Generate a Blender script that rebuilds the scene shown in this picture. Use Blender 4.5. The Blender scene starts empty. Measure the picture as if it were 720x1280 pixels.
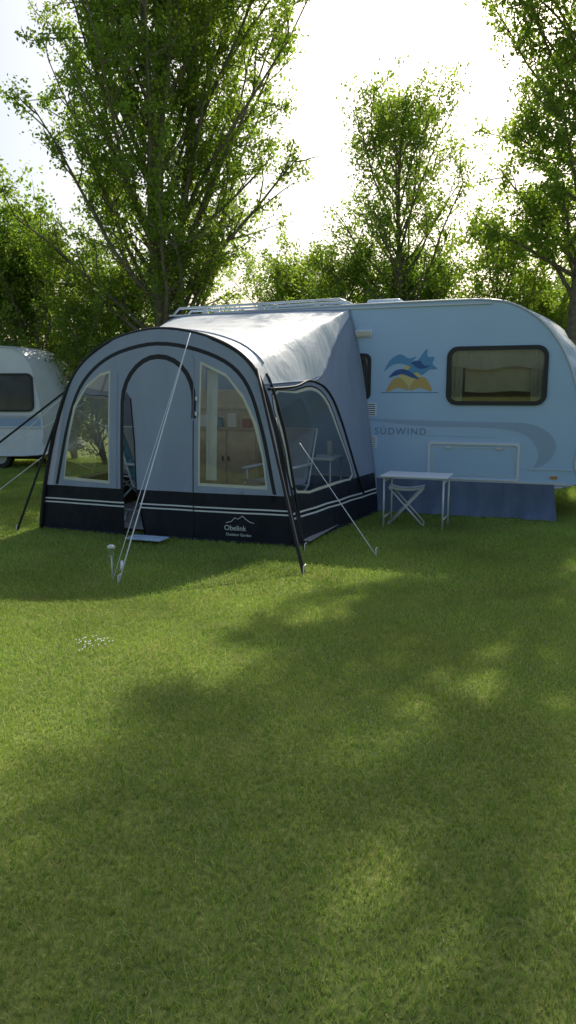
import bpy, math, random
import numpy as np
from mathutils import Vector, Matrix
from mathutils.geometry import delaunay_2d_cdt
random.seed(7); np.random.seed(7)
scene=bpy.context.scene
col=scene.collection
TH=math.radians(20)
P0=(1.19,9.45)
def L2W(s,w,z):
    return Vector((P0[0]+s*math.cos(TH)-w*math.sin(TH), P0[1]-s*math.sin(TH)-w*math.cos(TH), z))

# ------------------------------------------------------------ materials
def nmat(name):
    m=bpy.data.materials.new(name); m.use_nodes=True
    nt=m.node_tree; b=nt.nodes['Principled BSDF']; return m,nt,b
def simple(name,c,rough=.5,metal=0,noise=0.0,nscale=8,bump=0,bscale=30,spec=None,coat=0):
    m,nt,b=nmat(name)
    b.inputs['Roughness'].default_value=rough; b.inputs['Metallic'].default_value=metal
    if coat: b.inputs['Coat Weight'].default_value=coat
    if spec is not None: b.inputs['Specular IOR Level'].default_value=spec
    tc=nt.nodes.new('ShaderNodeTexCoord')
    n=nt.nodes.new('ShaderNodeTexNoise'); n.inputs['Scale'].default_value=nscale; n.inputs['Detail'].default_value=5
    nt.links.new(tc.outputs['Object'],n.inputs['Vector'])
    r=nt.nodes.new('ShaderNodeValToRGB')
    r.color_ramp.elements[0].position=.3; r.color_ramp.elements[1].position=.7
    r.color_ramp.elements[0].color=tuple(x*(1-noise) for x in c)+(1,)
    r.color_ramp.elements[1].color=tuple(min(1,x*(1+noise*.5)) for x in c)+(1,)
    nt.links.new(n.outputs['Fac'],r.inputs[0]); nt.links.new(r.outputs[0],b.inputs['Base Color'])
    if bump:
        n2=nt.nodes.new('ShaderNodeTexNoise'); n2.inputs['Scale'].default_value=bscale; n2.inputs['Detail'].default_value=4
        nt.links.new(tc.outputs['Object'],n2.inputs['Vector'])
        bp=nt.nodes.new('ShaderNodeBump'); bp.inputs['Strength'].default_value=bump; bp.inputs['Distance'].default_value=.02
        nt.links.new(n2.outputs['Fac'],bp.inputs['Height']); nt.links.new(bp.outputs[0],b.inputs['Normal'])
    return m
def fabric(name,c,trans=.15,noise=.12,wr=.5,rough=.8,spec=.25):
    m=bpy.data.materials.new(name); m.use_nodes=True; nt=m.node_tree
    b=nt.nodes['Principled BSDF']; out=nt.nodes['Material Output']
    b.inputs['Roughness'].default_value=rough; b.inputs['Specular IOR Level'].default_value=spec
    tc=nt.nodes.new('ShaderNodeTexCoord')
    mp=nt.nodes.new('ShaderNodeMapping'); mp.inputs['Scale'].default_value=(1,1,.35)
    nt.links.new(tc.outputs['Object'],mp.inputs[0])
    n=nt.nodes.new('ShaderNodeTexNoise'); n.inputs['Scale'].default_value=3.5; n.inputs['Detail'].default_value=4; n.inputs['Distortion'].default_value=.6
    nt.links.new(mp.outputs[0],n.inputs['Vector'])
    r=nt.nodes.new('ShaderNodeValToRGB'); r.color_ramp.elements[0].position=.3; r.color_ramp.elements[1].position=.7
    r.color_ramp.elements[0].color=tuple(x*(1-noise) for x in c)+(1,); r.color_ramp.elements[1].color=tuple(min(1,x*(1+noise)) for x in c)+(1,)
    nt.links.new(n.outputs['Fac'],r.inputs[0]); nt.links.new(r.outputs[0],b.inputs['Base Color'])
    bp=nt.nodes.new('ShaderNodeBump'); bp.inputs['Strength'].default_value=wr; bp.inputs['Distance'].default_value=.06
    nt.links.new(n.outputs['Fac'],bp.inputs['Height']); nt.links.new(bp.outputs[0],b.inputs['Normal'])
    t=nt.nodes.new('ShaderNodeBsdfTranslucent'); nt.links.new(r.outputs[0],t.inputs[0])
    mx=nt.nodes.new('ShaderNodeMixShader'); mx.inputs[0].default_value=trans
    nt.links.new(b.outputs[0],mx.inputs[1]); nt.links.new(t.outputs[0],mx.inputs[2]); nt.links.new(mx.outputs[0],out.inputs[0])
    return m
def clear(name,tint=(.9,.92,.92),gl=.05,rough=.05,bump=.12,fk=.35):
    m=bpy.data.materials.new(name); m.use_nodes=True; nt=m.node_tree; nt.nodes.clear()
    out=nt.nodes.new('ShaderNodeOutputMaterial')
    t=nt.nodes.new('ShaderNodeBsdfTransparent'); t.inputs[0].default_value=tint+(1,)
    g=nt.nodes.new('ShaderNodeBsdfGlossy'); g.inputs['Roughness'].default_value=rough; g.inputs[0].default_value=(1,1,1,1)
    if bump:
        tc=nt.nodes.new('ShaderNodeTexCoord'); n=nt.nodes.new('ShaderNodeTexNoise'); n.inputs['Scale'].default_value=2.5; n.inputs['Detail'].default_value=1
        nt.links.new(tc.outputs['Object'],n.inputs['Vector'])
        bp=nt.nodes.new('ShaderNodeBump'); bp.inputs['Strength'].default_value=bump; bp.inputs['Distance'].default_value=.03
        nt.links.new(n.outputs['Fac'],bp.inputs['Height']); nt.links.new(bp.outputs[0],g.inputs['Normal'])
    lw=nt.nodes.new('ShaderNodeLayerWeight'); lw.inputs[0].default_value=.2
    ma=nt.nodes.new('ShaderNodeMath'); ma.operation='MULTIPLY_ADD'; ma.inputs[1].default_value=fk; ma.inputs[2].default_value=gl
    nt.links.new(lw.outputs['Fresnel'],ma.inputs[0])
    mx=nt.nodes.new('ShaderNodeMixShader'); nt.links.new(ma.outputs[0],mx.inputs[0])
    nt.links.new(t.outputs[0],mx.inputs[1]); nt.links.new(g.outputs[0],mx.inputs[2]); nt.links.new(mx.outputs[0],out.inputs[0])
    return m
def leafmat(name,c0,c1,trans=.5,tc_=(1.6,1.7,.5),attr='rnd',extra=None,var=(.72,1.28),straw=None):
    m=bpy.data.materials.new(name); m.use_nodes=True; nt=m.node_tree
    b=nt.nodes['Principled BSDF']; out=nt.nodes['Material Output']
    b.inputs['Roughness'].default_value=.5; b.inputs['Specular IOR Level'].default_value=.3
    a=nt.nodes.new('ShaderNodeAttribute'); a.attribute_name=attr
    r=nt.nodes.new('ShaderNodeValToRGB'); r.color_ramp.elements[0].color=c0+(1,); r.color_ramp.elements[1].color=c1+(1,)
    if extra:
        r.color_ramp.elements[1].position=.78
        e=r.color_ramp.elements.new(.86); e.color=extra+(1,)
    nt.links.new(a.outputs['Fac'],r.inputs[0]); 
    g=nt.nodes.new('ShaderNodeNewGeometry'); n=nt.nodes.new('ShaderNodeTexNoise'); n.inputs['Scale'].default_value=.9; n.inputs['Detail'].default_value=4
    nt.links.new(g.outputs['Position'],n.inputs['Vector'])
    rr=nt.nodes.new('ShaderNodeMapRange'); rr.inputs[1].default_value=.3; rr.inputs[2].default_value=.7; rr.inputs[3].default_value=var[0]; rr.inputs[4].default_value=var[1]
    nt.links.new(n.outputs['Fac'],rr.inputs[0])
    src=r.outputs[0]
    if straw:
        n2=nt.nodes.new('ShaderNodeTexNoise'); n2.inputs['Scale'].default_value=2.3; n2.inputs['Detail'].default_value=5; n2.inputs['Roughness'].default_value=.65
        nt.links.new(g.outputs['Position'],n2.inputs['Vector'])
        r2=nt.nodes.new('ShaderNodeMapRange'); r2.inputs[1].default_value=.54; r2.inputs[2].default_value=.74; r2.inputs[3].default_value=0; r2.inputs[4].default_value=.75
        nt.links.new(n2.outputs['Fac'],r2.inputs[0])
        ms=nt.nodes.new('ShaderNodeMix'); ms.data_type='RGBA'; ms.inputs[7].default_value=straw+(1,)
        nt.links.new(r2.outputs[0],ms.inputs[0]); nt.links.new(src,ms.inputs[6]); src=ms.outputs[2]
    mu=nt.nodes.new('ShaderNodeMix'); mu.data_type='RGBA'; mu.blend_type='MULTIPLY'; mu.inputs[0].default_value=1
    nt.links.new(src,mu.inputs[6]); nt.links.new(rr.outputs[0],mu.inputs[7])
    nt.links.new(mu.outputs[2],b.inputs['Base Color'])
    mu2=nt.nodes.new('ShaderNodeMix'); mu2.data_type='RGBA'; mu2.blend_type='MULTIPLY'; mu2.inputs[0].default_value=1
    mu2.inputs[7].default_value=tc_+(1,); nt.links.new(mu.outputs[2],mu2.inputs[6])
    t=nt.nodes.new('ShaderNodeBsdfTranslucent'); nt.links.new(mu2.outputs[2],t.inputs[0])
    mx=nt.nodes.new('ShaderNodeMixShader'); mx.inputs[0].default_value=trans
    nt.links.new(b.outputs[0],mx.inputs[1]); nt.links.new(t.outputs[0],mx.inputs[2]); nt.links.new(mx.outputs[0],out.inputs[0])
    return m

M_grey=fabric('awning_grey_fabric',(.37,.425,.56),trans=.14,noise=.07,wr=.7)
M_roof=fabric('awning_roof_fabric',(.90,.91,.92),trans=.12,wr=.4,noise=.03,rough=.42,spec=.6)
M_navy=fabric('awning_navy_fabric',(.013,.015,.026),trans=0,noise=.3,wr=1.0,rough=.5)
M_black=simple('black_webbing',(.012,.012,.016),.6)
M_white=simple('white_piping',(.78,.79,.81),.5)
M_cream=simple('cream_window_edge',(.66,.64,.54),.6)
M_clear=clear('window_foil')
M_glass=clear('caravan_window_glass',(.80,.82,.78),.06,.02,0,.4)
M_body=simple('caravan_white_paint_sky_tint',(.45,.635,.86),.32,noise=.04,nscale=1.5,bump=.03,bscale=2.5,coat=.2)  # white paint, with the blue of the skylight put into its colour
M_body2=simple('caravan_old_white_paint',(.80,.82,.85),.4,noise=.08,nscale=3)
M_trim=simple('aluminium_trim',(.62,.65,.68),.4,.3)
M_plast=simple('white_plastic',(.80,.83,.87),.45)
M_dark=simple('dark_rubber',(.02,.02,.023),.5)
M_pane=simple('dark_window_pane',(.09,.10,.11),.08,noise=.4,nscale=2)
M_int=simple('caravan_interior',(.40,.35,.26),.8)
M_curt=fabric('curtain_cloth',(.72,.70,.62),trans=.2,noise=.15)
M_skirt=fabric('skirt_fabric',(.14,.18,.27),trans=0,noise=.2,wr=.8)
M_swoosh=simple('grey_decal',(.36,.48,.64),.4)
M_orange=simple('decal_orange',(.62,.42,.14),.5)
M_blue=simple('decal_blue',(.04,.12,.34),.5)
M_lblue=simple('decal_light_blue',(.12,.34,.58),.5)
M_red=simple('lamp_red',(.5,.03,.02),.3)
M_amber=simple('lamp_amber',(.6,.22,.03),.3)
M_bark=simple('bark',(.20,.165,.12),.9,noise=.4,nscale=12,bump=.8,bscale=25)
M_steel=simple('painted_steel',(.7,.72,.74),.35,.2)
M_beige=simple('beige_cloth',(.72,.64,.46),.8,noise=.1)
M_wood=simple('light_wood',(.66,.55,.36),.6,noise=.2)
M_mat=simple('groundsheet',(.30,.31,.33),.9,noise=.2,nscale=20)
M_multi=simple('chair_cushion',(.15,.33,.42),.8,noise=.5,nscale=25)
M_pink=simple('red_cloth',(.4,.08,.07),.8,noise=.4,nscale=20)
M_leafA=leafmat('leaf_fresh',(.14,.24,.045),(.30,.385,.08),.58,(1.4,1.45,.6))
M_leafB=leafmat('leaf_dark',(.10,.19,.04),(.22,.32,.07),.5,(1.5,1.6,.6))
M_leafC=leafmat('leaf_yellowish',(.14,.24,.045),(.30,.39,.08),.58,(1.4,1.45,.6))
M_blade=leafmat('grass_blade',(.18,.31,.05),(.41,.50,.12),.35,(1.15,1.2,.7),extra=(.54,.52,.25),var=(.74,1.24),straw=(.43,.41,.16))

# ------------------------------------------------------------ mesh helpers
def empty(name,loc=(0,0,0),rz=0):
    e=bpy.data.objects.new(name,None); e.location=loc; e.rotation_euler=(0,0,rz); col.objects.link(e); return e
def mk(name,vs,fs,mats,mi=None,parent=None,smooth=False):
    me=bpy.data.meshes.new(name); me.from_pydata([tuple(v) for v in vs],[],fs)
    if not isinstance(mats,(list,tuple)): mats=[mats]
    for m in mats: me.materials.append(m)
    if mi is not None: me.polygons.foreach_set('material_index',mi)
    if smooth: me.polygons.foreach_set('use_smooth',[True]*len(fs))
    me.update()
    o=bpy.data.objects.new(name,me); col.objects.link(o)
    if parent: o.parent=parent
    return o
def tubegeo(pts,rad,n=8,cap=True):
    pts=[Vector(p) for p in pts]
    if not hasattr(rad,'__len__'): rad=[rad]*len(pts)
    vs=[];fs=[]; prev=None
    for i,p in enumerate(pts):
        d=(pts[min(i+1,len(pts)-1)]-pts[max(i-1,0)]).normalized()
        if prev is None:
            a=d.orthogonal().normalized()
        else:
            a=(prev-d*prev.dot(d)); a=a.normalized() if a.length>1e-6 else d.orthogonal().normalized()
        prev=a; b=d.cross(a)
        for k in range(n):
            an=2*math.pi*k/n; vs.append(p+(a*math.cos(an)+b*math.sin(an))*rad[i])
    for i in range(len(pts)-1):
        for k in range(n):
            k2=(k+1)%n; fs.append((i*n+k,i*n+k2,(i+1)*n+k2,(i+1)*n+k))
    if cap:
        fs.append(tuple(range(n-1,-1,-1))); fs.append(tuple((len(pts)-1)*n+k for k in range(n)))
    return vs,fs
def tube(name,pts,r,mat,parent=None,n=8):
    v,f=tubegeo(pts,r,n); return mk(name,v,f,mat,None,parent,True)
def merge(parts):
    V=[];F=[]
    for v,f in parts:
        o=len(V); V+=list(v); F+=[tuple(i+o for i in q) for q in f]
    return V,F
def boxgeo(x0,x1,y0,y1,z0,z1):
    v=[Vector(p) for p in [(x0,y0,z0),(x1,y0,z0),(x1,y1,z0),(x0,y1,z0),(x0,y0,z1),(x1,y0,z1),(x1,y1,z1),(x0,y1,z1)]]
    return v,[(3,2,1,0),(4,5,6,7),(0,1,5,4),(1,2,6,5),(2,3,7,6),(3,0,4,7)]
def box(name,x0,x1,y0,y1,z0,z1,mat,parent=None,bev=.006):
    v,f=boxgeo(x0,x1,y0,y1,z0,z1); o=mk(name,v,f,mat,None,parent)
    if bev: 
        b=o.modifiers.new('bev','BEVEL'); b.width=bev; b.segments=2
    return o
def rrect(cx,cz,w,h,r,n=6):
    out=[]
    for (sx,sz,a0) in [(1,-1,-90),(1,1,0),(-1,1,90),(-1,-1,180)]:
        for k in range(n+1):
            a=math.radians(a0+90*k/n)
            out.append((cx+sx*(w/2-r)+r*math.cos(a), cz+sz*(h/2-r)+r*math.sin(a)))
    return out
def plate(name,poly,y,th,mat,parent):
    """flat shape in xz plane, front face at y-th"""
    n=len(poly); vs=[(x,y,z) for x,z in poly]+[(x,y-th,z) for x,z in poly]
    fs=[tuple(range(n-1,-1,-1)),tuple(range(n,2*n))]+[(i,(i+1)%n,n+(i+1)%n,n+i) for i in range(n)]
    return mk(name,vs,fs,mat,None,parent)
def ring(name,po,pi,y,th,mat,parent):
    n=len(po)
    vs=[(x,y,z) for x,z in po]+[(x,y-th,z) for x,z in po]+[(x,y,z) for x,z in pi]+[(x,y-th,z) for x,z in pi]
    fs=[]
    for i in range(n):
        j=(i+1)%n
        fs+= [(i,j,n+j,n+i),(n+i,n+j,3*n+j,3*n+i),(3*n+i,3*n+j,2*n+j,2*n+i),(2*n+i,2*n+j,j,i)]
    return mk(name,vs,fs,mat,None,parent)
def inpoly(x,y,p):
    c=False;j=len(p)-1
    for i in range(len(p)):
        if (p[i][1]>y)!=(p[j][1]>y) and x<(p[j][0]-p[i][0])*(y-p[i][1])/(p[j][1]-p[i][1])+p[i][0]: c=not c
        j=i
    return c
def dens(p,st):
    out=[]
    for i in range(len(p)):
        a=p[i];b=p[(i+1)%len(p)]; d=math.hypot(a[0]-b[0],a[1]-b[1]); k=max(1,int(d/st))
        for q in range(k): out.append((a[0]+(b[0]-a[0])*q/k,a[1]+(b[1]-a[1])*q/k))
    return out
def catmull(p,k=6,closed=False):
    n=len(p);out=[]
    rng=range(n) if closed else range(n-1)
    for i in rng:
        if closed: a,b,c,d=[p[(i+q)%n] for q in (-1,0,1,2)]
        else: a,b,c,d=p[max(i-1,0)],p[i],p[i+1],p[min(i+2,n-1)]
        for q in range(k):
            t=q/k
            out.append(tuple(.5*((2*b[m])+(-a[m]+c[m])*t+(2*a[m]-5*b[m]+4*c[m]-d[m])*t*t+(-a[m]+3*b[m]-3*c[m]+d[m])*t**3) for m in range(len(b))))
    if not closed: out.append(tuple(p[-1]))
    return out
def panel(name,outline,regions,fn,mats,default,step,parent,smooth=True):
    """regions: list of (poly, matindex or None for a hole), later ones win"""
    outl=dens(outline,step); loops=[outl]+[dens(r[0],step) for r in regions]
    V=[];E=[]
    for lp in loops:
        o=len(V); V+= [Vector((p[0],p[1])) for p in lp]; E+=[(o+i,o+(i+1)%len(lp)) for i in range(len(lp))]
    xs=[p[0] for p in outl]; ys=[p[1] for p in outl]
    x=min(xs)+step/2
    while x<max(xs):
        y=min(ys)+step/2
        while y<max(ys):
            if inpoly(x,y,outl): V.append(Vector((x+random.uniform(-.1,.1)*step,y+random.uniform(-.1,.1)*step)))
            y+=step
        x+=step
    rv,re,rf,_,_,_=delaunay_2d_cdt(V,E,[],1,1e-5)
    fs=[];mi=[]
    for f in rf:
        cx=sum(rv[i][0] for i in f)/3; cy=sum(rv[i][1] for i in f)/3
        if not inpoly(cx,cy,outl): continue
        m=default
        for r,mm in regions:
            if inpoly(cx,cy,r): m=mm
        if m is None: continue
        fs.append(tuple(f)); mi.append(m)
    return mk(name,[fn(v[0],v[1]) for v in rv],fs,mats,mi,parent,smooth)
def scalepoly(p,k):
    cx=sum(q[0] for q in p)/len(p); cy=sum(q[1] for q in p)/len(p); 
    out=[]
    for q in p:
        dx,dy=q[0]-cx,q[1]-cy; l=math.hypot(dx,dy); out.append((cx+dx*(l+k)/l,cy+dy*(l+k)/l))
    return out

# ------------------------------------------------------------ main caravan
def caravan(name,loc,rz,prof,W,mbody,detail):
    E=empty(name,loc,rz)
    P=catmull(prof,5,True)
    xs=[p[0] for p in P]; xm=(min(xs)+max(xs))/2; hl=(max(xs)-min(xs))/2
    zs=[p[1] for p in P]; zmax=max(zs)
    def disp(x,z,y):
        k=max(0,(abs(x-xm)/hl-.72)/.28); k=k**.8 if k>0 else 0
        b=1-(2*y/W-1)**2
        return x+math.copysign(1,x-xm)*k*b*.30, z+ (.05*b if z>zmax*.85 else 0)
    n=len(P); NY=14; vs=[];fs=[]
    for j in range(NY+1):
        y=W*j/NY
        for x,z in P:
            X,Z=disp(x,z,y); vs.append((X,y,Z))
    for j in range(NY):
        for i in range(n):
            i2=(i+1)%n; fs.append((j*n+i,j*n+i2,(j+1)*n+i2,(j+1)*n+i))
    mk('shell',vs,fs,mbody,None,E,True)
    mk('far_side',[(x,W,z) for x,z in P],[tuple(range(n))],mbody,None,E)
    # edge rail trims
    pp=P+[P[0]]
    tube('edge_trim',[(x,-.004,z) for x,z in pp],.014,M_trim,E,6)
    tube('edge_trim_far',[(x,W+.004,z) for x,z in pp],.014,M_trim,E,6)
    return E,P,disp
profA=[(2.20,.40),(2.31,.7),(2.345,1.05),(2.30,1.5),(2.19,1.85),(2.03,2.14),(1.82,2.37),(1.55,2.53),(1.28,2.59),(.8,2.605),(-1.0,2.59),(-2.3,2.56),(-2.85,2.44),(-3.2,2.1),(-3.38,1.6),(-3.42,1.0),(-3.36,.55),(-3.2,.40),(-1.5,.39),(.5,.39)]
E,PA,dispA=caravan('touring_caravan',(P0[0],P0[1],0),-TH,profA,2.2,M_body,True)
win=rrect(1.38,1.71,1.17,.70,.13)
win2=rrect(-.46,1.71,.62,.58,.08)
wi=rrect(1.38,1.71,1.07,.60,.09); wi2=rrect(-.46,1.71,.54,.50,.06)
panel('side_wall',PA,[(wi,None),(wi2,None)],lambda x,z:(x,0,z),[M_body],0,.25,E,False)
for nm,o,i in (('window',win,wi),('kitchen_window',win2,wi2)):
    ring(nm+'_frame',o,i,0.004,.028,M_dark,E)
    plate(nm+'_glass',scalepoly(i,.004),-.008,.004,M_glass,E)
# interior niche + curtains
for (x0,x1,z0,z1) in ((.80,1.96,1.36,2.06),(-.8,-.12,1.4,2.02)):
    v=[(x0,.005,z0),(x1,.005,z0),(x1,.005,z1),(x0,.005,z1),(x0,.45,z0),(x1,.45,z0),(x1,.45,z1),(x0,.45,z1)]
    mk('interior_niche',v,[(0,1,5,4),(1,2,6,5),(2,3,7,6),(3,0,4,7),(4,5,6,7)],M_int,None,E)
def curtain(nm,x0,x1,z0,z1,y,amp=.018,wl=.055,mat=M_curt,hem=.01):
    vs=[];fs=[];N=90
    for i in range(N+1):
        x=x0+(x1-x0)*i/N
        for z,k in ((z0,1),( (z0+z1)/2,.9),(z1,.6)):
            vs.append((x,y+amp*k*math.sin(2*math.pi*x/wl+z+.8*math.sin(7*x)),z+ (hem*math.sin(9*x) if z==z0 else 0)))
    for i in range(N):
        for k in (0,1): fs.append((i*3+k,(i+1)*3+k,(i+1)*3+k+1,i*3+k+1))
    mk(nm,vs,fs,mat,None,E,True)
curtain('curtain_top',.84,1.93,1.80,2.04,.035,.014,.075,hem=.02)
curtain('curtain_left',.83,.98,1.37,2.04,.06)
curtain('curtain_right',1.78,1.95,1.37,2.04,.06)
curtain('blind',1.0,1.78,1.52,1.82,.13,.006,.3,M_beige)
# service hatch
ho=rrect(1.145,.675,1.10,.47,.035); hi=rrect(1.145,.675,1.04,.41,.03); 
ring('hatch_frame',ho,hi,.0,.018,M_white,E)
ho2=rrect(1.145,.675,.98,.35,.02); hi2=rrect(1.145,.675,.965,.335,.02); ring('hatch_seam',ho2,hi2,0,.005,M_trim,E)
for x in (.85,1.45): plate('hatch_latch',rrect(x,.845,.07,.035,.01),-.004,.02,M_trim,E)
# vents, lamp, handles
for (x,z,w,h) in ((-.17,1.30,.2,.17),(-.13,.89,.14,.15)):
    ring('vent_frame',rrect(x,z,w,h,.02),rrect(x,z,w-.03,h-.03,.01),0,.014,M_plast,E)
    for k in range(5): box('vent_slat',x-w/2+.015,x+w/2-.015,-.012,-.002,z-h/2+.025+k*(h-.04)/5,z-h/2+.04+k*(h-.04)/5,M_plast,E,0)
    plate('vent_dark',rrect(x,z,w-.03,h-.03,.01),0.0,.0015,M_dark,E)
plate('awning_lamp_base',rrect(-.25,2.245,.22,.09,.03),0,.03,M_plast,E)
plate('awning_lamp_lens',rrect(-.25,2.24,.18,.055,.02),-.03,.025,simple('lamp_lens',(.65,.6,.5),.2),E)
# lower trim and sill
box('sill_trim',-3.2,2.24,-.018,-.002,.42,.455,M_trim,E,.004)
box('mid_trim',1.78,2.29,-.01,-.002,.60,.608,M_trim,E,0)
# grey swoosh decals
sw=catmull([(-.25,1.18),(.5,1.17),(1.2,1.16),(1.75,1.15),(2.0,1.05),(2.1,.88),(2.02,.70),(1.86,.62),(1.90,.74),(1.86,.90),(1.70,1.03),(1.3,1.09),(.5,1.10)],4,True)
plate('side_decal',sw,0,.0015,M_swoosh,E)
plate('decal_line',[(.55,.985),(1.4,.98),(1.4,.972),(.55,.977)],0,.0015,M_swoosh,E)
# logo : book, sun, birds
plate('logo_sun',[(.34+.13*math.cos(a),1.72+.13*math.sin(a)) for a in np.linspace(0,2*math.pi,28)[:-1]],0,.0015,simple('decal_yellow',(.75,.62,.25),.5),E)
plate('logo_page_left',catmull([(.05,1.52),(.12,1.66),(.2,1.70),(.30,1.63),(.33,1.54),(.2,1.57)],4,True),0,.003,M_orange,E)
plate('logo_page_right',catmull([(.35,1.54),(.38,1.64),(.47,1.70),(.55,1.68),(.62,1.53),(.48,1.57)],4,True),0,.003,M_orange,E)
plate('logo_line',[(-.02,1.515),(.7,1.515),(.7,1.507),(-.02,1.507)],0,.0015,M_blue,E)
plate('logo_bird_a',catmull([(.02,1.78),(.10,1.92),(.22,1.98),(.33,1.93),(.42,1.95),(.36,1.88),(.40,1.80),(.30,1.85),(.2,1.87),(.10,1.84)],5,True),0,.0045,M_lblue,E)
plate('logo_bird_b',catmull([(.22,1.76),(.33,1.80),(.42,1.88),(.5,1.99),(.55,2.04),(.56,1.95),(.64,1.94),(.62,1.86),(.68,1.80),(.58,1.79),(.50,1.73),(.42,1.76),(.32,1.72)],5,True),0,.006,M_lblue,E)
plate('logo_bird_c',catmull([(.08,1.70),(.16,1.78),(.26,1.80),(.36,1.76),(.46,1.68),(.36,1.70),(.26,1.74),(.16,1.72)],5,True),0,.0075,M_blue,E)
plate('logo_bird_d',catmull([(.36,1.88),(.46,1.90),(.52,1.84),(.6,1.84),(.5,1.80),(.42,1.82)],5,True),0,.0075,M_blue,E)
def text(nm,body,size,loc,mat,parent,rot=(math.pi/2,0,0),sp=1.0):
    c=bpy.data.curves.new(nm,'FONT'); c.body=body; c.size=size; c.extrude=.001; c.space_character=sp
    o=bpy.data.objects.new(nm,c); c.materials.append(mat); o.location=loc; o.rotation_euler=rot; col.objects.link(o); o.parent=parent; return o
M_txt=simple('decal_grey_text',(.20,.26,.36),.5)
text('side_lettering','S\u00dcDWIND',.12,(-.09,-.003,.99),M_txt,E,sp=1.25)
# roof items
for k in (0,1):
    tube('roof_rail',[(-3.0,.10+.35*k,2.57),(-2.9,.10+.35*k,2.66),(-.6,.10+.35*k,2.69),(-.45,.10+.35*k,2.62)],.016,M_trim,E)
    for x in (-2.5,-1.7,-.9): box('rail_foot',x-.03,x+.03,.08+.35*k,.12+.35*k,2.55,2.67,M_trim,E)
box('roof_hatch',-.35,.1,.5,.95,2.62,2.72,M_plast,E,.03)
box('awning_track',-3.0,1.3,-.02,-.003,2.545,2.565,M_trim,E,.003)
# skirt
vs=[];fs=[];N=160
for i in range(N+1):
    x=-3.1+5.2*i/N; a=.018*math.sin(x*9)+.012*math.sin(x*23+1)
    for z,o in ((.43,-.02),(.25,-.03+a*.6),(.10,-.05+a),(.012,-.10+a*1.6+.02*math.sin(x*5))): vs.append((x+( .12*(.43-z) if i==N else 0),o,z))
for i in range(N):
    for k in range(3): fs.append((i*4+k,i*4+k+1,(i+1)*4+k+1,(i+1)*4+k))
mk('draught_skirt',vs,fs,M_skirt,None,E,True)
# running gear
def wheel(nm,x,y,r,parent,w=.18):
    prof=[(0,-.3),(r*.55,-.3),(r*.6,-.5),(r*.92,-.5),(r,-.3),(r,.3),(r*.92,.5),(0,.5)]
    vs=[];fs=[];n=28
    for k in range(n):
        a=2*math.pi*k/n
        for rr,yy in prof: vs.append((x+rr*math.cos(a),y+yy*w,r+rr*math.sin(a)))
    m=len(prof); mi=[]
    for k in range(n):
        for q in range(m-1): fs.append((k*m+q,k*m+q+1,((k+1)%n)*m+q+1,((k+1)%n)*m+q)); mi.append(1 if q<2 else 0)
    mk(nm,vs,fs,[M_dark,M_trim],mi,parent,False)
wheel('wheel',-.6,.25,.32,E); wheel('wheel_far',-.6,1.95,.32,E)
box('chassis',-3.0,2.1,.5,1.7,.28,.40,M_dark,E)
box('drawbar',-4.6,-3.1,1.0,1.2,.35,.45,M_trim,E)
# end wall parts
for z,m in ((.75,M_red),(.9,M_amber),(.62,M_plast)):
    box('tail_lamp',2.36,2.44,.12,.25,z-.06,z+.06,m,E,.01)
box('bumper',2.2,2.62,.15,2.05,.40,.50,M_plast,E,.03)
box('end_window',2.52,2.60,.35,1.85,1.35,1.95,M_pane,E,.03)
box('marker_lamp',2.05,2.13,-.02,-.003,.50,.53,M_amber,E,.004)

# ------------------------------------------------------------ left caravan
profB=[(-.12,.30),(.0,.55),(.02,.95),(-.03,1.35),(-.10,1.75),(-.20,2.1),(-.42,2.33),(-.8,2.40),(-1.6,2.43),(-3.2,2.42),(-4.2,2.35),(-4.55,1.95),(-4.7,1.2),(-4.6,.6),(-4.4,.30),(-2.5,.29)]
E2,PB,dB=caravan('touring_caravan',(-4.82,14.6,0),math.radians(-4),profB,2.1,M_body2,False)
mk('side_wall',[(x,0,z) for x,z in PB],[tuple(range(len(PB)-1,-1,-1))],M_body2,None,E2)
for cx,w in ((-.82,1.36),(-2.4,1.2),(-3.8,.9)):
    ring('window_frame',rrect(cx,1.52,w,.74,.12),rrect(cx,1.52,w-.08,.66,.09),0,.03,M_dark,E2)
    plate('window_pane',rrect(cx,1.52,w-.08,.66,.09),0,.014,M_pane,E2)
for z in (1.06,.82): box('side_trim',-4.6,-.02,-.016,-.002,z,z+.03,M_trim,E2,.004)
plate('side_stripe',[(-4.6,.86),(-.03,.86),(-.03,1.04),(-4.6,1.04)],0,.002,M_swoosh,E2)
box('roof_vent',-1.8,-1.3,.7,1.2,2.43,2.56,M_plast,E2,.03)
wheel('wheel',-2.3,.1,.31,E2); wheel('wheel_far',-2.3,1.95,.31,E2); wheel('wheel_spare',-1.0,.3,.25,E2)
box('chassis',-4.4,-.2,.4,1.7,.18,.30,M_dark,E2)

# ------------------------------------------------------------ awning
A=empty('awning_tent',(P0[0],P0[1],0),-TH)
F=[(-3.30,0),(-3.22,.5),(-3.03,1.25),(-2.79,1.74),(-2.40,2.03),(-1.80,2.15),(-1.17,2.03),(-.74,1.75),(-.50,1.2),(-.345,.5),(-.25,0)]
B=[(-3.45,0),(-3.40,.5),(-3.28,1.3),(-3.15,2.1),(-2.95,2.5),(-1.77,2.54),(-.62,2.53),(-.42,2.44),(-.24,1.6),(-.08,.5),(0,0)]
def cev(C,t):
    t=max(0,min(len(C)-1-1e-6,t)); i=int(t); f=t-i
    a,b,c,d=C[max(i-1,0)],C[i],C[i+1],C[min(i+2,len(C)-1)]
    return tuple(.5*((2*b[m])+(-a[m]+c[m])*f+(2*a[m]-5*b[m]+4*c[m]-d[m])*f*f+(-a[m]+3*b[m]-3*c[m]+d[m])*f**3) for m in (0,1))
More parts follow.
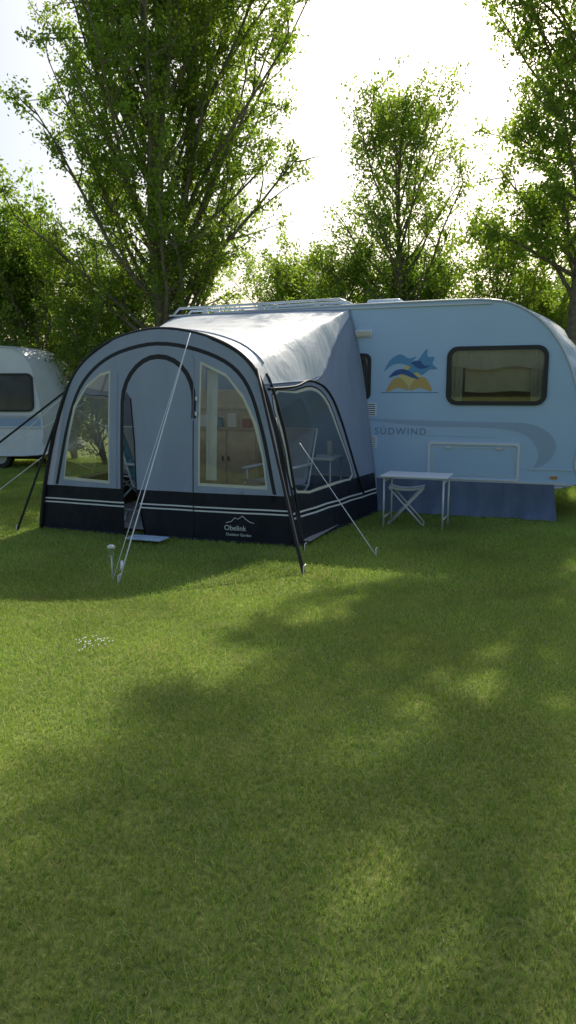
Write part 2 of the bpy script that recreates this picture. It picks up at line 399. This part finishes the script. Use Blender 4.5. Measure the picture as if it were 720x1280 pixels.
def wf(z): return 2.52-.14*(z/2.15)**2
def S(w,t,off=0):
    k=w/2.5
    a=cev(F,t); b=cev(B,t)
    x=b[0]+(a[0]-b[0])*k; z=b[1]+(a[1]-b[1])*k
    sag=-.05*math.sin(math.pi*k)*max(0,math.sin(math.pi*(t-2)/6)) if 2<t<8 else 0
    ripple=.006*math.sin(9*w+3*t)*math.sin(math.pi*k)
    y=-wf(a[1])*k -.02*(1-k)
    c=(-1.78,1.0); dx,dz=x-c[0],z-c[1]; l=math.hypot(dx,dz)+1e-6
    o=off+ripple
    return (x+dx/l*o, y, max(0.0,z+dz/l*o+sag))
def Fr(s,z,off=0):
    bulge=.05*math.sin(math.pi*min(1,max(0,(s+3.3)/3.05)))
    r=.006*math.sin(5*s+2*z)+.004*math.sin(13*s)
    return (s,-(wf(z)+bulge+r+off) , z)
# front
fo=[cev(F,10*i/60) for i in range(61)]
def arch(cx,hw,zs,zt,n=14,a0=180,a1=0):
    return [(cx+hw*math.cos(math.radians(a0+(a1-a0)*i/n)), zs+(zt-zs)*math.sin(math.radians(a0+(a1-a0)*i/n))) for i in range(n+1)]
wl=[(-2.965,.60),(-2.38,.58),(-2.38,1.71),(-2.5,1.68),(-2.66,1.56),(-2.80,1.34),(-2.90,.98)]
wr=[(-1.29,.60),(-.585,.59),(-.63,.88),(-.72,1.2),(-.84,1.45),(-1.02,1.66),(-1.29,1.79)]
hole=[(-2.19,.03),(-1.94,.03),(-2.04,.5),(-2.06,1.0),(-2.11,1.45),(-2.16,1.52),(-2.19,1.4)]
dA_o=arch(-1.785,.445,1.42,1.90); dA_i=arch(-1.785,.395,1.42,1.85)
band=dA_o+[(-1.34,1.25),(-1.39,1.25)]+dA_i[::-1]+[(-2.18,.5),(-2.23,.5)]
def inner(t0,t1,d0,d1):
    c=(-1.78,.6); o=[];i_=[]
    for k in range(41):
        t=t0+(t1-t0)*k/40; x,z=cev(F,t); dx,dz=c[0]-x,c[1]-z; l=math.hypot(dx,dz)
        o.append((x+dx/l*d0,z+dz/l*d0)); i_.append((x+dx/l*d1,z+dz/l*d1))
    return o+i_[::-1]
arch2=inner(1.0,9.0,.125,.165)
navyf=[(-3.4,-.1),(-3.4,.5),(0,.5),(0,-.1)]
regs=[(arch2,2),(navyf,1),([(-3.4,.345),(0,.345),(0,.36),(-3.4,.36)],3),([(-3.4,.305),(0,.305),(0,.32),(-3.4,.32)],3),
      (scalepoly(wl,.035),4),(wl,5),(scalepoly(wr,.035),4),(wr,5),(band,2),(hole,None)]
AM=[M_grey,M_navy,M_black,M_white,M_cream,M_clear,M_roof]
panel('front_wall',fo,regs,Fr,AM,0,.11,A)
# thin seams on front
for pts in ([(-2.27,.5),(-2.27,1.72)],[(-1.37,.5),(-1.37,1.82),(-1.40,1.9)],):
    q=[]
    for i in range(len(pts)-1):
        for k in range(9): q.append(tuple(pts[i][m]+(pts[i+1][m]-pts[i][m])*k/8 for m in (0,1)))
    tube('seam',[Fr(a,b,.002) for a,b in q],.004,M_grey,A,5)
tube('door_zip',[Fr(-1.365,.03+.12*k,.002) for k in range(11)],.005,M_black,A,5)
tube('door_zip_b',[Fr(hx,hz,.004) for hx,hz in ((-1.94,.03),(-2.04,.5),(-2.06,1.0),(-2.11,1.45))],.008,M_black,A,5)
# roof and sides in (w,t)
seam_r=[(0,6.95),(.6,7.25),(1.2,7.62),(1.6,7.60),(2.5,7.35)]
seam_l=[(w,10-t) for w,t in seam_r]
out=[(0,0),(2.5,0),(2.5,10),(0,10)]
rw=catmull([(2.36,7.60),(1.9,7.70),(1.5,7.76),(1.25,7.95),(1.05,8.35),(.78,8.93),(1.3,8.97),(2.28,8.95),(2.36,8.4)],3,True)
lw=[(w,10-t) for w,t in rw]
roofr=seam_r+seam_l[::-1]
regsS=[(roofr,6),([(-.1,9),(2.6,9),(2.6,10.1),(-.1,10.1)],1),([(-.1,1),(2.6,1),(2.6,-.1),(-.1,-.1)],1)]
for t0,t1 in ((9.28,9.31),(9.36,9.39)):
    regsS.append(([(-.1,t0),(2.6,t0),(2.6,t1),(-.1,t1)],3)); regsS.append(([(-.1,10-t0),(2.6,10-t0),(2.6,10-t1),(-.1,10-t1)],3))
for q in (rw,lw):
    regsS+= [(scalepoly(q,.07),2),(scalepoly(q,.045),4),(q,5)]
panel('roof_and_sides',out,regsS,lambda w,t:S(w,t),AM,0,.16,A)
tube('front_arch_pole',[(lambda p:(p[0],p[1]-.02,p[2]+.006))(S(2.5,t)) for t in np.linspace(.0,10,80)],.022,M_black,A)
tube('side_seam_right',[S(w,t,.004) for w,t in catmull(seam_r,6)],.009,M_grey,A,6)
tube('side_strap_right',[S(w,t,.008) for w,t in catmull([(2.45,7.45),(1.9,7.6),(1.5,7.62),(1.15,7.85),(.9,8.3),(.62,8.95),(.5,9.3)],6)],.014,M_black,A,6)
tube('side_strap_front',[S(2.36,t,.008) for t in np.linspace(7.2,10,30)],.016,M_black,A,6)
for w in (.85,1.7):
    tube('roof_pole',[S(w,t,-.02) for t in np.linspace(2.4,7.6,40)],.014,M_trim,A,6)
tube('rear_edge',[S(0.0,t,.006) for t in np.linspace(2.6,10,60)],.012,M_grey,A,6)
tube('roof_edge_piping',[S(2.3,t,.004) for t in np.linspace(3,7,40)],.008,M_grey,A,5)
# mud flap ragged
v,f=merge([tubegeo([Fr(s,.015,.0) for s in np.linspace(-3.28,-2.2,20)],.018,5),tubegeo([Fr(s,.015,.0) for s in np.linspace(-1.95,-.26,30)],.018,5),tubegeo([S(w,9.97) for w in np.linspace(2.5,0,25)],.018,5)])
mk('mud_flap',v,f,M_navy,None,A,True)
# logo on skirt
text('logo_text','Obelink',.075,Fr(-1.02,.135,.012),M_white,A)
text('logo_subtext','Outdoor Garden',.04,Fr(-1.0,.08,.014),M_white,A)
tube('logo_mountain',[Fr(a,b,.012) for a,b in ((-1.0,.21),(-.94,.225),(-.9,.265),(-.87,.25),(-.82,.285),(-.78,.25),(-.74,.225),(-.7,.215))],.004,M_white,A,5)
# hanging roller tabs
for s,z in ((-1.33,1.45),(-1.33,1.3)): 
    p=Fr(s,z,.01); box('toggle',p[0]-.012,p[0]+.012,p[1]-.012,p[1],z-.02,z+.02,M_white,A,.003)
box('interior_groundsheet',-3.25,-.15,-2.42,-.03,.045,.05,M_mat,A,0)
# interior inner door wall of caravan
plate('caravan_entry_door',rrect(-2.75,1.25,.6,1.6,.06),-.004,.03,M_plast,A)
plate('door_blind',rrect(-2.75,1.70,.42,.5,.05),-.036,.008,M_pane,A)
# rolled curtain strip tied beside the right front window, inside
v=[];f=[]
for i in range(9):
    z=.62+1.12*i/8
    for k in range(5): v.append((-1.27+.03*k,-(wf(z)-.05-.02*(k%2)),z))
for i in range(8):
    for k in range(4): f.append((i*5+k,i*5+k+1,(i+1)*5+k+1,(i+1)*5+k))
mk('tied_curtain',v,f,M_curt,None,A,True)
def place(E_,s,w,z,rz=0):
    p=L2W(s,w,z); E_.location=p; E_.rotation_euler=(0,0,-TH+rz)
C=empty('storage_cabinet'); place(C,-1.86,.42,.05)
box('carcass',-.46,.42,-.22,.22,.06,1.5,M_beige,C,.01)
for k in range(2):
    box('door',-.40+.41*k,-.01+.41*k,-.245,-.222,.1,.98,M_wood,C,.006)
    box('knob',-.06+.08*k,-.04+.08*k,-.27,-.245,.6,.66,M_dark,C,.004)
for z in (1.0,1.25): box('shelf',-.42,.42,-.26,-.22,z,z+.03,M_wood,C,.004)
for k,(m,h) in enumerate(((M_plast,.15),(M_multi,.12),(M_white,.17),(M_pink,.11))): box('item',-.36+.2*k,-.24+.2*k,-.30,-.23,1.03,1.03+h,m,C,.01)
def chair(s,w,rz,mc):
    C=empty('camping_chair'); place(C,s,w,.05,rz)
    parts=[]
    for sx in (-.27,.27):
        parts.append(tubegeo([(sx,-.28,0),(sx,.22,.42),(sx,.38,1.05)],.012,6))
        parts.append(tubegeo([(sx,.32,0),(sx,-.22,.42),(sx,-.26,.46)],.012,6))
        parts.append(tubegeo([(sx,-.28,.62),(sx,.28,.66)],.018,6))
        parts.append(tubegeo([(sx,-.2,.42),(sx,-.22,.62)],.01,6))
    for y,z in ((-.28,0.02),(.32,.02),(.38,1.05),(-.24,.44),(.22,.42)): parts.append(tubegeo([(-.27,y,z),(.27,y,z)],.011,6))
    v,f=merge(parts); mk('frame',v,f,M_steel,None,C,True)
    vs=[];fs=[];pr=[(-.25,.47),(-.05,.44),(.18,.44),(.24,.5),(.31,.8),(.385,1.06),(.34,1.06),(.25,.8),(.17,.5),(-.05,.485),(-.25,.50)]
    for sx in (-.25,.25):
        for y,z in pr: vs.append((sx,y,z))
    n=len(pr)
    for i in range(n): fs.append((i,(i+1)%n,n+(i+1)%n,n+i))
    fs+= [tuple(range(n)),tuple(range(2*n-1,n-1,-1))]
    mk('cushion',vs,fs,mc,None,C)
chair(-2.35,1.7,math.radians(120),M_multi)
chair(-.85,1.5,math.radians(-20),simple('grey_mesh_cloth',(.35,.37,.42),.8))
chair(-2.8,1.1,math.radians(160),simple('grey_mesh_cloth_b',(.45,.47,.5),.8))
IT=empty('camping_table'); place(IT,-.78,.62,.05)
box('top',-.40,.40,-.28,.28,.66,.69,M_plast,IT,.01)
for x in (-.36,.36):
    for y in (-.24,.24): tube('leg',[(x,y,0),(x,y,.66)],.014,M_steel,IT)
for k,(x,y,h,m) in enumerate(((-.2,.1,.2,M_plast),(.1,-.1,.12,M_multi),(.25,.12,.18,M_white))): tube('cup',[(x,y,.69),(x,y,.69+h)],.035,m,IT,12)
# door mat
D=empty('door_mat'); place(D,-1.75,2.85,0); box('mat',-.2,.2,-.1,.1,.045,.06,simple('mat_blue_white',(.45,.6,.75),.8,noise=.3),D,.004)

# ------------------------------------------------------------ ropes and straps
R=empty('guy_ropes')
def rope(nm,a,b,r,mat,sag=.0):
    a=Vector(a);b=Vector(b); tube(nm,[a.lerp(b,k/8)-Vector((0,0,sag*math.sin(math.pi*k/8))) for k in range(9)],r,mat,R,6)
def awp(w,t,off=.02):
    p=S(w,t,off); return L2W(p[0],-p[1],p[2])
top=L2W(-1.42,2.45,2.1)
rope('front_rope',top,(-1.35,5.73,.01),.0055,M_white)
rope('front_rope_b',top,(-1.42,5.83,.01),.003,M_white)
rope('right_strap',awp(2.5,7.05),(.13,6.05,.01),.016,M_black)
rope('right_strap_b',awp(2.5,7.9),(.16,6.98,.01),.012,M_black)
rope('right_rope',awp(2.1,8.35),(.82,6.76,.01),.004,M_white)
rope('left_strap',awp(2.5,2.1),(-2.98,8.0,.01),.014,M_black)
rope('left_strap_out',awp(2.4,2.6),(-4.6,8.6,.01),.012,M_black)
rope('left_rope_a',awp(2.0,2.2),(-4.9,9.4,.01),.004,M_white)
rope('left_rope_b',awp(2.5,1.5),(-3.7,7.7,.01),.004,M_white)
rope('left_rope_c',awp(2.5,2.4),(-4.2,8.4,.01),.004,M_white)
for p in ((-1.35,5.73),(.13,6.05),(.82,6.76),(-2.98,8.0),(-3.7,7.7),(.16,6.98)):
    tube('peg',[(p[0],p[1]-.03,0),(p[0],p[1],.07),(p[0]+.02,p[1]+.02,.08)],.006,M_steel,R,6)
tube('rope_slider',[(-1.34,5.8,.10),(-1.345,5.85,.16)],.012,M_white,R,6)
# solar stake lamp
SL=empty('solar_garden_lamp',(-1.43,5.86,0))
tube('stake',[(0,0,0),(0,0,.2)],.006,M_steel,SL)
tube('glass',[(0,0,.2),(0,0,.205),(0,0,.265)],[.012,.022,.026],clear('lamp_glass'),SL,12)
tube('cap',[(0,0,.265),(0,0,.285),(0,0,.295)],[.034,.032,.01],M_steel,SL,12)

# ------------------------------------------------------------ table + stool outside
T=empty('folding_table',(1.46,8.33,0),-TH)
box('top',-.37,.37,-.24,.24,.575,.60,M_plast,T,.008)
box('edge',-.375,.375,-.245,.245,.58,.59,M_trim,T,.003)
parts=[]
for x in (-.33,.33):
    parts+= [tubegeo([(x,-.21,0),(x,-.21,.575)],.011,8),tubegeo([(x,.21,0),(x,.21,.575)],.011,8),tubegeo([(x,-.21,.12),(x,.21,.12)],.008,8),tubegeo([(x,-.21,.53),(x,.21,.53)],.008,8)]
parts+=[tubegeo([(-.33,.2,.54),(.33,.2,.54)],.009,8)]
v,f=merge(parts); mk('legs',v,f,M_steel,None,T,True)
ST=empty('folding_stool',(1.38,8.52,0),-TH+math.radians(8))
parts=[]
for y in (-.16,.16):
    parts+=[tubegeo([(-.2,y,0),(.19,y*.95,.43)],.011,8),tubegeo([(.2,y,0),(-.19,y*.95,.43)],.011,8)]
for x,z in ((-.2,.01),(.2,.01),(-.19,.43),(.19,.43)): parts.append(tubegeo([(x,-.16,z),(x,.16,z)],.011,8))
v,f=merge(parts); mk('frame',v,f,M_steel,None,ST,True)
vs=[];fs=[]
for i in range(11):
    x=-.2+.4*i/10
    for y in (-.15,.15): vs.append((x,y,.445-.03*math.sin(math.pi*i/10)))
for i in range(10): fs.append((2*i,2*i+2,2*i+3,2*i+1))
o=mk('seat',vs,fs,M_white,None,ST,True); o.modifiers.new('s','SOLIDIFY').thickness=.012

# ------------------------------------------------------------ fast meshes: leaves, blades
def fastmesh(name,verts,faces_flat,per,rnd,mat):
    me=bpy.data.meshes.new(name); nv=len(verts); nf=len(faces_flat)//per
    me.vertices.add(nv); me.vertices.foreach_set('co',verts.astype(np.float32).ravel())
    me.loops.add(nf*per); me.loops.foreach_set('vertex_index',faces_flat.astype(np.int32))
    me.polygons.add(nf); me.polygons.foreach_set('loop_start',np.arange(0,nf*per,per,dtype=np.int32))
    try: me.polygons.foreach_set('loop_total',np.full(nf,per,dtype=np.int32))
    except Exception: pass
    a=me.attributes.new('rnd','FLOAT','POINT'); a.data.foreach_set('value',rnd.astype(np.float32))
    me.materials.append(mat); me.update(); me.validate()
    return me
def leafmesh(name,C,size,mat,rs):
    n=len(C)
    nrm=rs.normal(size=(n,3)); nrm[:,2]+=.5; nrm/=np.linalg.norm(nrm,axis=1)[:,None]
    t=rs.normal(size=(n,3)); t-=nrm*(t*nrm).sum(1)[:,None]; t/=np.linalg.norm(t,axis=1)[:,None]
    b=np.cross(nrm,t); s=size*rs.uniform(.6,1.3,n)[:,None]
    V=np.stack([C-t*s*.6, C+b*s*.36-t*s*.05+nrm*s*.08, C+t*s*.7, C-b*s*.36-t*s*.05+nrm*s*.08],1).reshape(-1,3)
    r=np.repeat(rs.uniform(0,1,n),4)
    return fastmesh(name,V,np.arange(4*n),4,r,mat)
def make_tree(seed,H,h0,R,nb,mat,leaf=.075,nsub=8,ntw=5,nl=22,elev=50,trunk_r=.14,lean=(0,0),stems=1,bare=.25,drop=0.0,spread=.16,wood_k=1.0,skip=.08):
    rs=np.random.RandomState(seed); wood=[]; leaves=[]
    def poly(p,d,L,n,up,jit):
        pts=[np.array(p,float)]; d=np.array(d,float)
        for i in range(n):
            d=d+np.array([0,0,up])/n+rs.normal(size=3)*jit; d/=np.linalg.norm(d); pts.append(pts[-1]+d*L/n)
        return pts,d
    for st in range(stems):
        tr=[]; x=y=0
        n=12
        sa=rs.uniform(0,6.28)
        for i in range(n+1):
            h=H*i/n*(.97 if st==0 else .85); 
            sp=0 if stems==1 else spread*h*(1 if st else .3)
            tr.append(np.array([lean[0]*i/n+.06*math.sin(i*1.1+seed)+math.cos(sa)*sp, lean[1]*i/n+.06*math.cos(i*.9+seed)+math.sin(sa)*sp, h-.05]))
        wood.append(tubegeo(tr,[trunk_r*(1-.9*(i/n)**.9)+.008 for i in range(n+1)],9))
        nbs=nb//stems
        for k in range(nbs):
            q=(k+rs.uniform(0,.9))/nbs; h=h0+(H*.93-h0)*q
            hh=H*(.97 if st==0 else .85)
            i=min(n-1,int(h/hh*n)); f=h/hh*n-i
            p=tr[i]+(tr[i+1]-tr[i])*min(f,1)
            az=k*2.4+rs.uniform(-.5,.5); el=math.radians(elev+rs.uniform(-12,12)+15*q)
            L=R(h/H)*rs.uniform(.65,1.2)/math.cos(el)*.9
            L=min(L,max(.5,(H-h)/math.sin(el)*1.05+.15))
            d=(math.cos(az)*math.cos(el),math.sin(az)*math.cos(el),math.sin(el))
            bp,_=poly(p,d,L,6,.35,.09)
            r0=max(.012,trunk_r*.36*wood_k*(1-q*.75)); wood.append(tubegeo(bp,[r0*(1-.85*j/6)+.003 for j in range(7)],6))
            for s in range(nsub):
                u=bare+(1-bare)*(s+rs.uniform(0,1))/nsub; j=min(5,int(u*6)); pp=bp[j]+(bp[j+1]-bp[j])*(u*6-j)
                dd=bp[j+1]-bp[j]; dd=dd/np.linalg.norm(dd)+rs.normal(size=3)*.7; dd[2]+=.1-drop; dd/=np.linalg.norm(dd)
                sl=min(.42*L,1.3)*rs.uniform(.5,1.1)*(1.1-.5*u)
                sp_,_=poly(pp,dd,sl,4,.15-drop,.12)
                wood.append(tubegeo(sp_,[r0*.3*(1-.7*j2/4)+.003 for j2 in range(5)],4,False))
                if rs.rand()<skip: continue
                for w_ in range(ntw):
                    u2=rs.uniform(.2,1.05); j=min(3,int(u2*4)); p3=sp_[j]+(sp_[j+1]-sp_[j])*(u2*4-j)
                    d3=rs.normal(size=3)+.6*dd; d3/=np.linalg.norm(d3); tl=rs.uniform(.15,.45)
                    m=int(nl*rs.uniform(.5,1.4))
                    tt=rs.uniform(0,1,m)[:,None]; leaves.append(p3+d3*tl*tt+rs.normal(size=(m,3))*.065)
    v,f=merge(wood)
    wm=bpy.data.meshes.new('wood%d'%seed); wm.from_pydata([tuple(q) for q in v],[],f); wm.materials.append(M_bark)
    wm.polygons.foreach_set('use_smooth',[True]*len(f)); wm.update()
    lm=leafmesh('leaves%d'%seed,np.concatenate(leaves),leaf,mat,rs)
    print('tree',seed,'leaves',sum(len(l) for l in leaves))
    return wm,lm
def plant(name,meshes,loc,rz=0,sc=1,parent=None):
    if parent is None:
        e=empty(name,loc,rz); e.scale=(sc,)*3; par=e
        for nm,me in zip(('trunk_and_limbs','foliage'),meshes):
            o=bpy.data.objects.new(nm,me); col.objects.link(o); o.parent=par
    else:
        for nm,me in zip(('stems','foliage'),meshes):
            o=bpy.data.objects.new(nm,me); col.objects.link(o); o.parent=parent; o.location=loc; o.rotation_euler=(0,0,rz); o.scale=(sc,)*3
T1=make_tree(11,11.2,2.0,lambda q: .6+2.35*math.sin(math.pi*min(1,max(0,(q+.14)/1.15)))**.8,93,M_leafA,leaf=.062,nsub=12,ntw=6,nl=25,elev=50,trunk_r=.16,stems=3,spread=.10,bare=.15,wood_k=1.0,skip=.04)
T2=make_tree(23,7.1,2.1,lambda q: .35+1.45*math.sin(math.pi*min(1,max(0,(q-.12)/.92)))**.8,40,M_leafC,leaf=.058,nsub=9,ntw=5,nl=16,elev=40,trunk_r=.09,wood_k=1.2,skip=.05)
T3=make_tree(31,14,3.2,lambda q: 2.1+.9*min(1,max(0,(q-.5)/.15)),76,M_leafC,leaf=.064,nsub=11,ntw=6,nl=19,elev=32,trunk_r=.12,drop=.15,wood_k=1.1,skip=.04)  # upper crown, out of view, made taller and wider to shade the lawn
plant('added_shade_tree',T1,(-2.55,15.5,0),.4)
plant('added_shade_tree',T2,(2.3,16.0,0),1.0)
plant('added_shade_tree',T3,(5.35,14.2,0),2.6)
plant('added_shade_tree',T2,(-7.8,16.5,0),2.1,.85)
plant('added_shade_tree',T3,(9.8,15.8,0),.3)  # unseen tree, added right of the view to shade the lawn
plant('added_shade_tree',T1,(13.4,13.6,0),3.3,1.05)  # second unseen tree further right, also added for lawn shade
# shrubs
S1=make_tree(41,4.2,.25,lambda q: .9+.9*math.sin(math.pi*min(1,q+.1))**.6,30,M_leafB,leaf=.068,nsub=9,ntw=6,nl=15,elev=48,trunk_r=.05,stems=2,bare=.1)
S2=make_tree(47,4.7,.3,lambda q: .8+1.1*math.sin(math.pi*min(1,q+.12))**.6,30,M_leafA,leaf=.066,nsub=9,ntw=5,nl=14,elev=45,trunk_r=.06,stems=2,bare=.1)
HG=empty('hedge')
rs=np.random.RandomState(5)
x=-13
k=0
while x<16:
    y=17.2+rs.uniform(-.6,.6)+(.03*x)
    plant('shrub',(S1,S2)[k%2],(x,y,-.1),rs.uniform(0,6.28),rs.uniform(.72,1.12)*(1.22 if x<-3.5 else (.92)),HG)
    x+=rs.uniform(1.3,1.8); k+=1
for (x,y,sc) in ((-5.3,16.0,.95),(-3.9,15.6,.7),(5.2,15.9,.75),(-.2,17.9,.95),(.9,18.2,.88)): plant('shrub',S2,(x,y,-.1),x,sc,HG)

# ------------------------------------------------------------ ground + grass
gm=bpy.data.materials.new('lawn'); gm.use_nodes=True; nt=gm.node_tree; b=nt.nodes['Principled BSDF']; b.inputs['Roughness'].default_value=.9; b.inputs['Specular IOR Level'].default_value=.1
g=nt.nodes.new('ShaderNodeNewGeometry')
def nz(sc,det,pos):
    n=nt.nodes.new('ShaderNodeTexNoise'); n.inputs['Scale'].default_value=sc; n.inputs['Detail'].default_value=det; nt.links.new(g.outputs['Position'],n.inputs['Vector'])
    r=nt.nodes.new('ShaderNodeValToRGB'); nt.links.new(n.outputs['Fac'],r.inputs[0]); r.color_ramp.elements[0].position=pos[0]; r.color_ramp.elements[1].position=pos[1]; return r
a=nz(45,6,(.3,.7)); a.color_ramp.elements[0].color=(.11,.15,.035,1); a.color_ramp.elements[1].color=(.26,.30,.09,1)
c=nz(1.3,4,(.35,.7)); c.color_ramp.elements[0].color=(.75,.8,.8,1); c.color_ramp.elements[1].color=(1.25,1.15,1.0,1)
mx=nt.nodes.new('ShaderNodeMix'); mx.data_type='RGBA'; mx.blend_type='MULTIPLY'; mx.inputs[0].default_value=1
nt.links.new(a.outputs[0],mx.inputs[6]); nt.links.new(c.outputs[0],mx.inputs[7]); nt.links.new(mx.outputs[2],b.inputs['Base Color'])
bp=nt.nodes.new('ShaderNodeBump'); bp.inputs['Strength'].default_value=.8; bp.inputs['Distance'].default_value=.03; nt.links.new(a.outputs[0],bp.inputs['Height']); nt.links.new(bp.outputs[0],b.inputs['Normal'])
N=40; vs=[];fs=[]
ex=[-300,-150,-80,-40]+list(np.linspace(-20,20,N))+[40,80,150,300]
for yy in ex:
    for xx in ex: vs.append((xx,yy+5,0))
m=len(ex)
for j in range(m-1):
    for i in range(m-1): fs.append((j*m+i,j*m+i+1,(j+1)*m+i+1,(j+1)*m+i))
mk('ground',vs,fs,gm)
def blades(seed,n,hh,ww):
    rs=np.random.RandomState(seed)
    p=np.zeros((n,3)); p[:,:2]=rs.uniform(-.5,.5,(n,2))
    a=rs.uniform(0,6.28,n); d=np.stack([np.cos(a),np.sin(a),np.zeros(n)],1)
    l=rs.uniform(0,6.28,n); ld=np.stack([np.cos(l),np.sin(l),np.zeros(n)],1)*rs.uniform(.2,1.5,n)[:,None]
    h=hh*rs.uniform(.4,1.35,n)[:,None]; w=ww*rs.uniform(.7,1.3,n)[:,None]; up=np.array([[0,0,1.]])
    v0=p-d*w;v1=p+d*w; m0=p+up*h*.55+ld*h*.25; v2=m0+d*w*.8; v3=m0-d*w*.8; v4=p+up*h*(1.0)*.9+ld*h*.75
    V=np.stack([v0,v1,v2,v3,v4],1).reshape(-1,3)
    b=np.arange(n)[:,None]*5
    F=(b+np.array([[0,1,2,0,2,3,3,2,4]])).ravel()
    return fastmesh('blades%d'%seed,V,F,3,np.repeat(rs.beta(1.6,2.0,n),5),M_blade)
near=[blades(i,11500,.026,.0016) for i in range(3)]; far=[blades(10+i,6000,.030,.0026) for i in range(2)]
G=empty('grass')
for iy in range(0,17):
    y=.9+iy
    lim=.6*y+2.2
    for ix in range(-11,12):
        if abs(ix)>lim: continue
        me=random.choice(near if y<5.5 else far)
        o=bpy.data.objects.new('grass_patch',me); col.objects.link(o); o.parent=G
        o.location=(ix,y,0); o.rotation_euler=(0,0,random.choice((0,1,2,3))*math.pi/2)
# white clover flowers
parts=[]; rs=np.random.RandomState(3)
for k in range(34):
    x=-1.17+rs.normal()*.06; y=4.27+rs.normal()*.06; h=rs.uniform(.02,.034); n=6
    vs=[(x,y,h+.004)]+[(x+.006*math.cos(6.28*q/n),y+.006*math.sin(6.28*q/n),h) for q in range(n)]
    parts.append((vs,[(0,1+q,1+(q+1)%n) for q in range(n)]))
v,f=merge(parts); mk('daisies',v,f,M_white)

# ------------------------------------------------------------ light, sky, camera
EL=math.radians(39); AZ=math.radians(21)
w=bpy.data.worlds.new('World'); scene.world=w; w.use_nodes=True; nt=w.node_tree
sk=nt.nodes.new('ShaderNodeTexSky'); sk.sky_type='NISHITA'; sk.sun_disc=False; sk.sun_elevation=EL; sk.sun_rotation=AZ
sk.air_density=1.3; sk.dust_density=4.5; sk.ozone_density=1.6
nt.links.new(sk.outputs[0],nt.nodes['Background'].inputs[0]); nt.nodes['Background'].inputs[1].default_value=.15
d=Vector((math.sin(AZ)*math.cos(EL),math.cos(AZ)*math.cos(EL),math.sin(EL)))
l=bpy.data.lights.new('sun','SUN'); l.energy=5; l.angle=math.radians(.5); l.color=(1,.94,.82)
o=bpy.data.objects.new('sun',l); col.objects.link(o); o.rotation_euler=d.to_track_quat('Z','Y').to_euler(); o.location=(5,10,12)
cam=bpy.data.cameras.new('camera'); cam.sensor_fit='VERTICAL'; cam.sensor_height=36; cam.sensor_width=36; cam.lens=26; cam.clip_end=2000; cam.clip_start=.05
co=bpy.data.objects.new('camera',cam); col.objects.link(co); co.location=(0,0,1.5); co.rotation_euler=(math.radians(90-9.1),0,0)
scene.camera=co
scene.view_settings.view_transform='Standard'; scene.view_settings.look='None'; scene.view_settings.exposure=0
